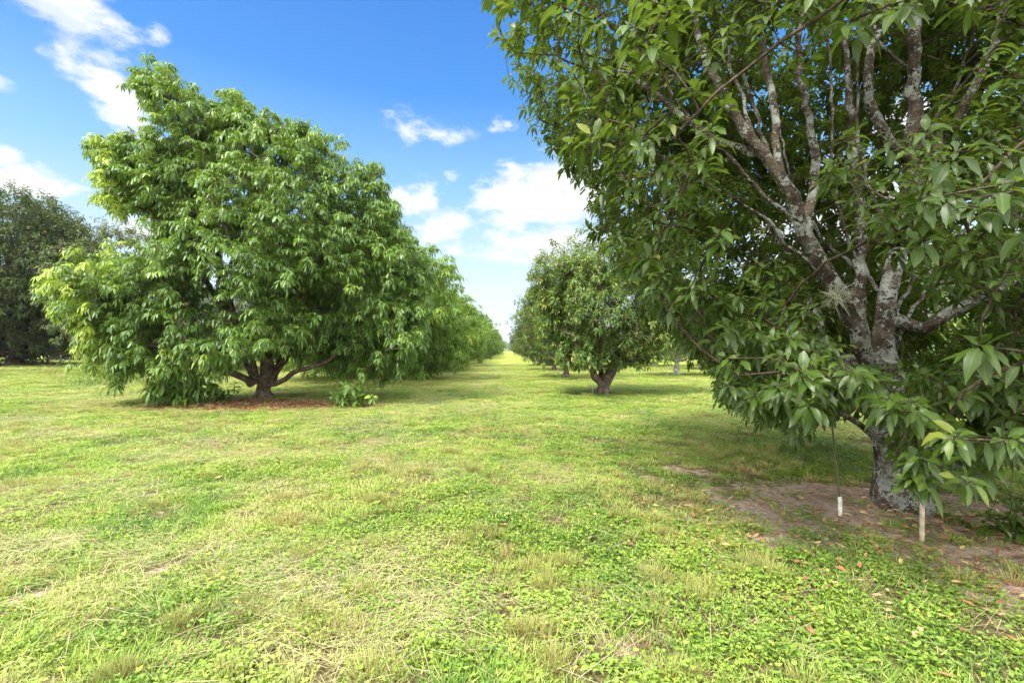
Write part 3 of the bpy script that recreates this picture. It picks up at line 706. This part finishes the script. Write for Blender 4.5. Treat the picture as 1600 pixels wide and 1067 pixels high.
def right_tree():
    d = 4.25; b = P(1405, 800, d); b[2] = float(gz(b[0], b[1])) - .02
    lobes = [((3.5, 4.5, 3.7), (3.6, 3.4, 3.3), 1.2), ((1.2, 4.6, 4.6), (1.7, 1.8, 1.6), 1.1), ((2.0, 4.3, 2.6), (1.3, 1.5, 1.2), 1.), ((2.3, 4.2, 1.7), (.9, 1.1, .75), .9), ((3.6, 7.3, 2.6), (2.6, 1.6, 2.4), 1.5), 
             ((2.6, 2.9, 1.15), (.75, .55, .4), 1.3), ((2.6, 2.65, 2.5), (.55, .5, .6), 1.), ((3.6, 3.0, 1.3), (1., .7, .7), 1.), ((5.3, 4.2, 2.6), (1.6, 1.8, 2.), .9), ((1.9, 6.2, 3.8), (1.8, 1.6, 2.0), 1.), ((2.5, 3.4, 1.35), (.8, .5, .45), 1.1), lb(1470, 290, 3.0, .62, .4, .42, 2.4), lb(1560, 340, 3.0, .5, .4, .7, 1.6), lb(1560, 640, 3.1, .5, .4, .33, 1.3), lb(1500, 670, 3.2, .42, .4, .33, 1.5),
             ((3.8, 5.8, 5.2), (2.8, 2.2, 1.6), 2.8), ((1.8, 5.4, 5.0), (1.8, 1.6, 1.3), 1.2)]
    limbs = [([P(1408, 760, d), P(1402, 700, d), P(1390, 650, d), P(1388, 620, d)], .215, .175),
             ([P(1386, 570, 4.3), P(1384, 470, 4.4), P(1402, 390, 4.45), P(1424, 290, 4.5), P(1427, 160, 4.6), P(1430, 0, 4.7), P(1435, -150, 4.8)], .088, .036),
             ([P(1370, 575, 4.15), P(1345, 540, 4.1), P(1310, 460, 4.05), P(1258, 365, 4.0), P(1222, 285, 4.0), P(1185, 235, 4.05), P(1150, 175, 4.1), P(1105, 100, 4.2), P(1080, 0, 4.4)], .085, .02),
             ([P(1225, 290, 4.0), P(1208, 190, 4.1), P(1190, 60, 4.2), P(1180, -60, 4.3)], .038, .018),
             ([P(1440, 515, 4.3), P(1500, 480, 4.2), P(1560, 455, 4.2), P(1640, 420, 4.2)], .065, .03),
             ([P(1430, 640, 4.1), P(1475, 605, 4.0), P(1530, 570, 3.9), P(1600, 530, 3.8), P(1700, 480, 3.8)], .08, .03),
             ([P(1345, 600, 4.2), P(1290, 545, 4.2), P(1262, 525, 4.25), P(1180, 470, 4.4)], .055, .02),
             ([P(1350, 560, 4.6), P(1343, 430, 4.9), P(1345, 320, 5.0), P(1330, 200, 5.2), P(1320, 60, 5.4)], .075, .025),
             ([P(1402, 240, 4.5), P(1352, 125, 4.4), P(1385, 20, 4.3), P(1390, -60, 4.3)], .05, .025),
             ([P(1425, 330, 4.5), P(1480, 210, 4.4), P(1545, 90, 4.3), P(1575, -20, 4.3)], .048, .028),
             ([P(1190, 240, 4.1), P(1120, 220, 4.3), P(1040, 160, 4.4), P(950, 80, 4.5)], .04, .018),
             ([P(1258, 365, 4.2), P(1275, 250, 4.6), P(1250, 120, 5.), P(1255, 0, 5.3)], .05, .025),
             ([P(1300, 560, 4.8), P(1240, 420, 5.6), P(1190, 330, 6.2)], .07, .03),
             ([P(1375, 690, 4.2), P(1330, 650, 4.1), P(1280, 630, 4.0)], .035, .018),
             ([P(1420, 700, 4.1), P(1470, 690, 3.6), P(1530, 700, 3.1)], .04, .018)]
    for (u0, v0, d0, u1, v1, d1, u2, v2, d2) in ((1345, 420, 4.9, 1300, 250, 5., 1290, 20, 5.2), (1222, 285, 4.1, 1165, 120, 4.6, 1150, -40, 4.9), (1395, 400, 4.6, 1345, 240, 5., 1340, 60, 5.4), (1258, 365, 4.2, 1130, 240, 4.7, 1010, 90, 5.1),
             (1310, 460, 4.2, 1180, 330, 4.8, 1040, 250, 5.2), (1427, 250, 4.6, 1500, 120, 5.1, 1530, -40, 5.4), (1385, 470, 4.5, 1290, 380, 5.4, 1220, 200, 6), (1150, 175, 4.1, 1060, 120, 4.2, 960, 110, 4.4), (1427, 160, 4.6, 1370, 60, 5., 1350, -80, 5.2),
             (1185, 235, 4.1, 1130, 60, 4.2, 1120, -60, 4.3), (1390, 560, 4.4, 1480, 400, 5, 1560, 260, 5.4), (1380, 540, 4.7, 1430, 420, 5.5, 1470, 240, 6)):
        limbs.append(([P(u0, v0, d0), P((u0 + u1) / 2 + rng.normal(0, 8), (v0 + v1) / 2, (d0 + d1) / 2), P(u1, v1, d1), P((u1 + u2) / 2 + rng.normal(0, 10), (v1 + v2) / 2, (d1 + d2) / 2), P(u2, v2, d2)], .021, .011))
    return make_tree('near_orchard_tree', b, lobes, limbs, 760, 17000, 'whorl', 'hi', .118, (M_HERO, M_BARK, M_TWIG), 'large lichen barked tree with broad glossy leaves filling the right foreground', tip=.0036,
                     spread=(.26, .26, .2), step=.14, forkz=.75, minz=.55, reject=right_reject, cl_reject=right_reject, split_limbs=True, flare=.35, deep=.45, rough=.16, up=.12, twig_max=.011,
                     group='trees of the right orchard row')
t_right = right_tree()

# --- second tree of the right row
OUT2 = inset([(818, 440), (830, 392), (866, 364), (915, 343), (960, 335), (1060, 380), (1110, 480), (1060, 540), (1012, 582), (978, 572), (960, 588), (925, 585), (905, 580), (870, 572), (848, 560), (832, 530), (826, 480)], 4)
def rej2(q):
    u = CX + q[:, 0] / q[:, 1] * F; v = CY - (q[:, 2] - CAM_H) / q[:, 1] * F
    return ~inpoly(u, v, OUT2)
def second_right():
    d = 15.4; b = P(943, 616, d); b[2] = float(gz(b[0], b[1]))
    lobes = [lb(935, 475, 15.4, 2.1, 2.2, 2.0), lb(948, 400, 15.4, 1.7, 1.6, 1.2), lb(1020, 440, 15.6, 1.5, 1.6, 1.5), lb(1010, 545, 15.2, 1.2, 1.2, .5), lb(870, 430, 15.2, .95, 1.1, 1.1), lb(895, 550, 15, .95, 1., .6), lb(845, 480, 15, .45, .5, .6), lb(1050, 500, 15.5, 1., 1.2, 1.)]
    limbs = [([P(943, 600, d), P(955, 580, d), P(970, 545, d), P(1000, 490, d), P(1035, 430, d)], .2, .05),
             ([P(930, 590, 15.2), P(915, 565, 15.1), P(895, 530, 15), P(880, 450, 15)], .12, .03), ([P(940, 590, 15.5), P(935, 540, 15.6), P(930, 450, 15.6), P(940, 380, 15.6)], .1, .03)]
    return make_tree('orchard_tree', b, lobes, limbs, 320, 5200, 'whorl', 'lo', .16, (M_OLIVE, M_BARK2), 'olive green tree with a low forked trunk, second in the right row', group='trees of the right orchard row', tip=.005, spread=(.26, .26, .2), minz=.6, forkz=.5, reject=rej2, cl_reject=rej2, deep=.4)
second_right()

# --- general row trees: a few kinds, then copies
def row_tree(name, r, h, z0, style, size, mats, label, group, nb, nc, seedoff=(0, 0), loc=(0, 0), tpl='lo', trunk_r=.2, fork=.5):
    bx, by = loc; bz = float(gz(bx, by)); b = np.array((bx, by, bz)); lobes = []
    for k in range(9):
        a = k * 0.698 + rng.random() * .5; hh = z0 + (h - z0) * (.22 + .36 * (k % 3) / 2 + .08 * rng.random()); q = .52 + .12 * rng.random()
        lobes.append((b + (math.cos(a) * r * q, math.sin(a) * r * q, hh), (r * (.44 + .1 * rng.random()),) * 2 + ((h - z0) * .25,)))
    lobes.append((b + (0, 0, z0 + (h - z0) * .62), (r * .66, r * .66, (h - z0) * .38)))
    for k in range(3): lobes.append((b + (rng.normal(0, r * .25), rng.normal(0, r * .25), z0 + (h - z0) * .82), (r * .38, r * .38, (h - z0) * .17)))
    limbs = [([b + (0, 0, .3), b + (.05, 0, fork), b + (0, .1, h * .35), b + (.2, .1, h * .6)], trunk_r, .05)]
    for k in range(5):
        a = k * 1.25 + rng.random(); limbs.append(([b + (math.cos(a) * r * .12, math.sin(a) * r * .12, fork + .2), b + (math.cos(a) * r * .3, math.sin(a) * r * .3, h * .28), b + (math.cos(a) * r * .5, math.sin(a) * r * .5, h * .5)], trunk_r * .55, .03))
    return make_tree(name, b, lobes, limbs, nb, nc, style, tpl, size, mats, label, group=group, tip=.006, minz=z0 * .8 + .1, spread=(r * .11, r * .11, r * .075), step=.45, rmin=.012, forkz=fork * .8)
def copy_tree(src, loc, rz, s, label, group, name=None):
    c = src.copy(); link(c); c.location = loc; c.rotation_euler = (0, 0, rz); c.scale = (s[0], s[0], s[1]); c['label'] = label
    if name: c.name = name
    if group: c['group'] = group
    elif 'group' in c: del c['group']
    for ch in src.children:
        k = ch.copy(); link(k); k.parent = c
    return c
ORD = ['first', 'second', 'third', 'fourth', 'fifth', 'sixth', 'seventh', 'eighth', 'ninth', 'tenth']
LG, RG = 'trees of the left orchard row', 'trees of the right orchard row'
lefts = [row_tree('orchard_tree', 4.5, 7.6, .25, 'hang', .24, (M_ROW, M_BARK2), 'round leafy tree right behind the big left tree, second in the left row', LG, 200, 1500, loc=(-7.2, 22.5)),
         row_tree('orchard_tree', 4.4, 7.2, .25, 'hang', .24, (M_ROW, M_BARK2), 'third tree from the camera in the left row, bright green', LG, 200, 1400, loc=(-7.4, 31))]
rights = [row_tree('orchard_tree', 2.5, 6.0, .7, 'whorl', .2, (M_OLIVE, M_BARK2), 'third tree in the right row, its brown trunk left of the forked one', RG, 150, 1500, loc=(2.95, 24), trunk_r=.17, fork=.8),
          row_tree('orchard_tree', 2.6, 6.6, .5, 'whorl', .21, (M_DARK, M_BARK2), 'fourth tree from the camera in the right row, dusky olive', RG, 150, 1500, loc=(3.2, 33), trunk_r=.17, fork=.7)]
y = 40.
for k in range(18):
    lab = '%s tree from the camera in the left row, bright green' % ORD[3 + k] if k < 6 else 'tiny far tree near the vanishing end of the left row'
    x = -7.3 + rng.normal(0, .25); s = .86 + .24 * rng.random()
    copy_tree(lefts[k % 2], (x, y, float(gz(x, y))), rng.random() * 6.28, (s, s), lab, LG)
    x = 3.3 + rng.normal(0, .2); yy = y + 2 + rng.normal(0, .4); lab = '%s tree from the camera in the right row, olive green' % ORD[4 + k] if k < 5 else 'tiny far tree near the vanishing end of the right row'
    s = .9 + .24 * rng.random()
    copy_tree(rights[(k + 1) % 2], (x, yy, float(gz(x, yy))), rng.random() * 6.28, (s, s), lab, RG)
    y += 8.8

# --- neighbours on the left: dusky tree at the frame edge, paler one behind the big tree
dusk = row_tree('dusky_tree', 5.6, 10.1, .2, 'whorl', .27, (M_DARK, M_BARK2), 'tall dark round tree at the left edge of the view', None, 420, 11500, loc=(-30.6, 28), trunk_r=.3, fork=.6)
pale = row_tree('olive_tree', 3.1, 7.9, .35, 'whorl', .2, (M_MID, M_BARK2), 'olive topped tree showing behind the big left tree, right of the dark one', None, 200, 2600, loc=(-20.2, 24), fork=.6)
LB = 'trees of the far left rows'
for k, (x, y, s) in enumerate([(-18, 31, 1.), (-18.3, 41, 1.05), (-18, 52, 1.), (-18, 64, 1.), (-29, 44, 1.1), (-40, 40, 1.2), (-29, 58, 1.1), (-42, 60, 1.2)]):
    copy_tree(pale if k % 2 else rights[1], (x, y, float(gz(x, y))), k * 1.3, (s * 1.2, s), ['tree glimpsed behind the big left tree through its lower crown', 'tree in the rows far behind the dark left edge tree'][k > 3], LB, 'olive_tree')

# --- the open orchard to the right
RB = 'small trees of the open orchard on the right'
grey = row_tree('grey_trunk_tree', 2.1, 3.6, .9, 'bushy', .17, (M_OLIVE, M_GREYBARK), 'small sparse tree with a pale grey trunk beyond the forked tree', RB, 70, 520, loc=(9.5, 26), trunk_r=.16, fork=.7)
copy_tree(grey, (14.4, 34.5, 0), 1., (1.15, 1.1), 'yellow green small tree right of the pale grey trunk', RB)
copy_tree(grey, (12.6, 40, 0), 2., (1.1, 1.2), 'small tree with a dark forked trunk left of the pale grey trunk', RB)
for k, (x, y, s) in enumerate([(18.5, 41, 1.2), (10, 52, 1.2), (16, 54, 1.3), (22, 50, 1.2), (27, 46, 1.3), (10.5, 66, 1.3), (20, 66, 1.3), (33, 56, 1.3), (12, 80, 1.5), (27, 70, 1.5), (40, 62, 1.5), (18, 84, 1.5)]):
    copy_tree(grey if k % 3 else rights[0], (x, y, 0), k * 2.1, (s, s), 'small orchard tree in the background beyond the grey trunk', RB)
copy_tree(rights[0], (14.8, 15.5, 0), 2.2, (1.35, .95), 'yellow green tree seen through the limbs of the near right tree', RB)
copy_tree(rights[0], (13.6, 25.5, 0), 4.2, (1.2, .9), 'olive tree half hidden behind the near right tree trunk', RB)
copy_tree(rights[1], (21, 22, 0), 3.2, (1.3, .9), 'dusky tree far right behind the near tree foliage', RB)

# --- woods closing the view
def woods():
    xs = np.concatenate([np.linspace(-420, 420, 420) + rng.normal(0, 1, 420)]); n = len(xs)
    C, D = [], []
    for x in xs:
        yb = 330 + rng.normal(0, 8); h = 5.2 + 2.2 * fbm(np.array([[x, 0, 0.]]), .06, 9)[0]
        m = 26; p = np.stack([rng.normal(x, 1.6, m), rng.normal(yb, 2, m), rng.random(m) ** .8 * h], 1); C.append(p)
    C = np.concatenate(C); D = rdir(len(C)) + (0, -.5, .5)
    V_, L_, S_, A_ = leaf_clusters(C, D, 'bushy', 'lo', .75)
    tag(obj('distant_woods', mesh_np('distant_woods', V_, L_, S_, M_DARK, {'lf': A_})), 'low hazy line of distant woods closing the end of the grass lane', 'woods', kind='stuff')
woods()

# ------------------------------------------------------------------ small things
def plain(name, col, rough=.5, var=.15):
    m, t = mat(name); p = t.n('ShaderNodeTexCoord').outputs['Object']
    n_ = t.noise(p, 18, 4, .6); c = t.mix(t.smooth(n_, .35, .7), col, tuple(x * (1 - var) for x in col))
    s = bsdf(t, c, rough, .4, n_, .15, .004); t.l(s.outputs[0], t.n('ShaderNodeOutputMaterial').inputs[0]); return m
M_PVC = plain('white_pvc', (.64, .62, .56), .5, .5); M_TAN = plain('tan_stake', (.54, .44, .31), .7, .5); M_RISER = plain('brown_riser', (.10, .085, .06), .7); M_STRING = plain('pale_cane', (.5, .47, .4), .7)
def tube_mesh(name, pts_, rad, m, K=12, cap=True):
    sk = Skel(pts_[0]); sk.step = 99
    p = np.array(pts_, float); n = len(p); tg = unit(np.gradient(p, axis=0)); x = unit(np.cross(tg, np.array((.9, .3, .1)))); w = np.cross(tg, x); th = np.arange(K) / K * 2 * math.pi
    rad = np.broadcast_to(rad, (n,))
    ring = p[:, None] + (x[:, None] * np.cos(th)[None, :, None] + w[:, None] * np.sin(th)[None, :, None]) * rad[:, None, None]
    V_ = ring.reshape(-1, 3); a_ = (np.arange(n - 1)[:, None] * K + np.arange(K)[None]); b_ = (np.arange(n - 1)[:, None] * K + (np.arange(K)[None] + 1) % K)
    quad = np.stack([a_, b_, b_ + K, a_ + K], -1).reshape(-1, 4)
    Lo = np.concatenate([quad.ravel(), np.arange(K)[::-1], (n - 1) * K + np.arange(K)]); St = np.concatenate([np.arange(len(quad)) * 4, [quad.size, quad.size + K]])
    me = mesh_np(name, V_, Lo, St, m); me.polygons.foreach_set('use_smooth', np.array([True] * len(quad) + [False, False])); return me
def stake(u, v, d, h, r, label, lean=(0, 0), m=M_PVC, name='marker_stake'):
    b = P(u, v, d); b[2] = float(gz(b[0], b[1])); o = empty(name, b, label, 'stake')
    top = np.array((lean[0], lean[1], h))
    obj('pipe', tube_mesh('pipe', [(0, 0, -.05), top * .5, top * .985, top, top + (0, 0, .0005)], [r, r, r, r * .93, r * .8], m), o)
    cap = obj('rim', tube_mesh('rim', [top * .965, top * .975 , top * 1.004], [r * 1.04, r * 1.1, r * 1.06], m), o)
    return o
stake(1440, 852, 3.49, .40, .0155, 'pale tan wooden stake in front of the lichen covered trunk', (.006, 0), M_TAN)
for (u, v, d, h, lab) in ((926, 612, 15.6, .30, 'thin pale stake beside the forked trunk of the second right tree'), (872, 586, 24.5, .55, 'thin pale stake standing left of the third right row trunk'), (1043, 588, 25.4, .62, 'thin white stake left of the pale grey trunk in the open orchard')):
    stake(u, v, d, h, .017, lab, (.01, 0))
b = P(1313, 812, 4.02); b[2] = float(gz(b[0], b[1])); o = empty('irrigation_riser', b, 'thin brown upright pipe set in a short white sleeve left of the lichen covered trunk', 'riser')
obj('sleeve', tube_mesh('sleeve', [(0, 0, -.05), (-.002, 0, .09), (-.004, 0, .175), (-.004, 0, .18)], [.016, .016, .016, .0135], M_PVC), o)
obj('pipe', tube_mesh('pipe', [(-.004, 0, .1), (-.02, 0, .35), (-.05, .01, .65), (-.066, .01, .8), (-.07, .01, .92)], [.008, .008, .007, .007, .006], M_RISER, 8), o)

# grey air plant on the limb
def air_plant():
    c = P(1305, 462, 3.93); n = 170; d = rdir(n) + (0, -.4, .0); m, t = mat('air_plant_leaf')
    s = bsdf(t, t.mix(t.sep(t.attr('lf'))[2], (.22, .24, .15), (.38, .38, .27)), .8, .1); t.l(s.outputs[0], t.n('ShaderNodeOutputMaterial').inputs[0])
    L = leaves(np.zeros((n, 3)) + rng.normal(0, .025, (n, 3)), d, rdir(n), .09 + .1 * rng.random(n), .005, .4 * rng.random(n), 'blade', .1)
    o = obj('air_plant', mesh_np('air_plant', *L[:3], m, {'lf': L[3]})); o.location = c
    tag(o, 'spiky grey air plant clinging to the leaning lichen covered limb', 'air plant')
air_plant()

# shrubs and shoots
def shrub(name, u, v, d, r, h, n, style, size, m, label, tpl='mid', low=.15):
    b = P(u, v, d); b[2] = float(gz(b[0], b[1])); o = empty(name, b, label, 'shrub')
    sk = Skel((0, 0, -.04)); sk.step = .12; sk.forkz = .02
    sk.limb([(0, 0, .03), (.01, 0, h * .3)], .014, .01)
    T = np.stack([rng.normal(0, r * .45, n), rng.normal(0, r * .4, n), h * (low + (1 - low) * rng.random(n))], 1)
    e = sk.grow(T, .2); sk.radii(.003); E = np.array([sk.p[k] for k in e]); Pa = np.array([sk.p[sk.par[k]] for k in e])
    V_, L_, S_, A_ = leaf_clusters(E, unit(E - Pa) + (0, 0, .4), style, tpl, size)
    V_[:, 2] = np.maximum(V_[:, 2], .01)
    obj('foliage', mesh_np('foliage', V_, L_, S_, m, {'lf': A_}), o); tt = sk.tubes(); obj('stem', mesh_np('stem', *tt, M_TWIG), o)
shrub('low_shrub', 545, 634, 12.1, .75, .62, 34, 'whorl', .2, M_LEFT, 'small leafy sucker bush right of the big left trunk')
shrub('low_shrub', 275, 634, 12.1, .8, .75, 30, 'hang', .22, M_LEFT, 'drooping bright shoots on the ground left of the big left trunk')
shrub('low_shrub', 350, 622, 12.6, .5, .5, 16, 'whorl', .2, M_LEFT, 'small broad leaved shoots close to the foot of the big left trunk')
shrub('low_shrub', 160, 603, 19., 1.8, .45, 90, 'bushy', .12, M_LEFT, 'low dark green patch of weeds below the olive topped tree', 'lo')
shrub('low_shrub', 1592, 852, 3.5, .28, .34, 18, 'whorl', .13, M_HERO, 'leafy seedling on the ground at the right edge of the view', 'hi')

def haze():
    m = bpy.data.materials.new('haze_air'); m.use_nodes = True; t = NT(m.node_tree); v = t.n('ShaderNodeVolumePrincipled')
    v.inputs['Density'].default_value = .00022; v.inputs['Color'].default_value = (.9, .95, 1, 1); v.inputs['Anisotropy'].default_value = .2
    t.l(v.outputs[0], t.n('ShaderNodeOutputMaterial').inputs['Volume'])
    import bmesh
    bm = bmesh.new(); bmesh.ops.create_cube(bm, size=1)
    me = bpy.data.meshes.new('haze'); bm.to_mesh(me); bm.free(); me.materials.append(m); o = obj('haze', me)
    o.scale = (6400, 4800, 14.5); o.location = (0, 1500, 6.25); tag(o, 'thin pale air paling the far end of the lane', 'haze', kind='stuff')
haze()
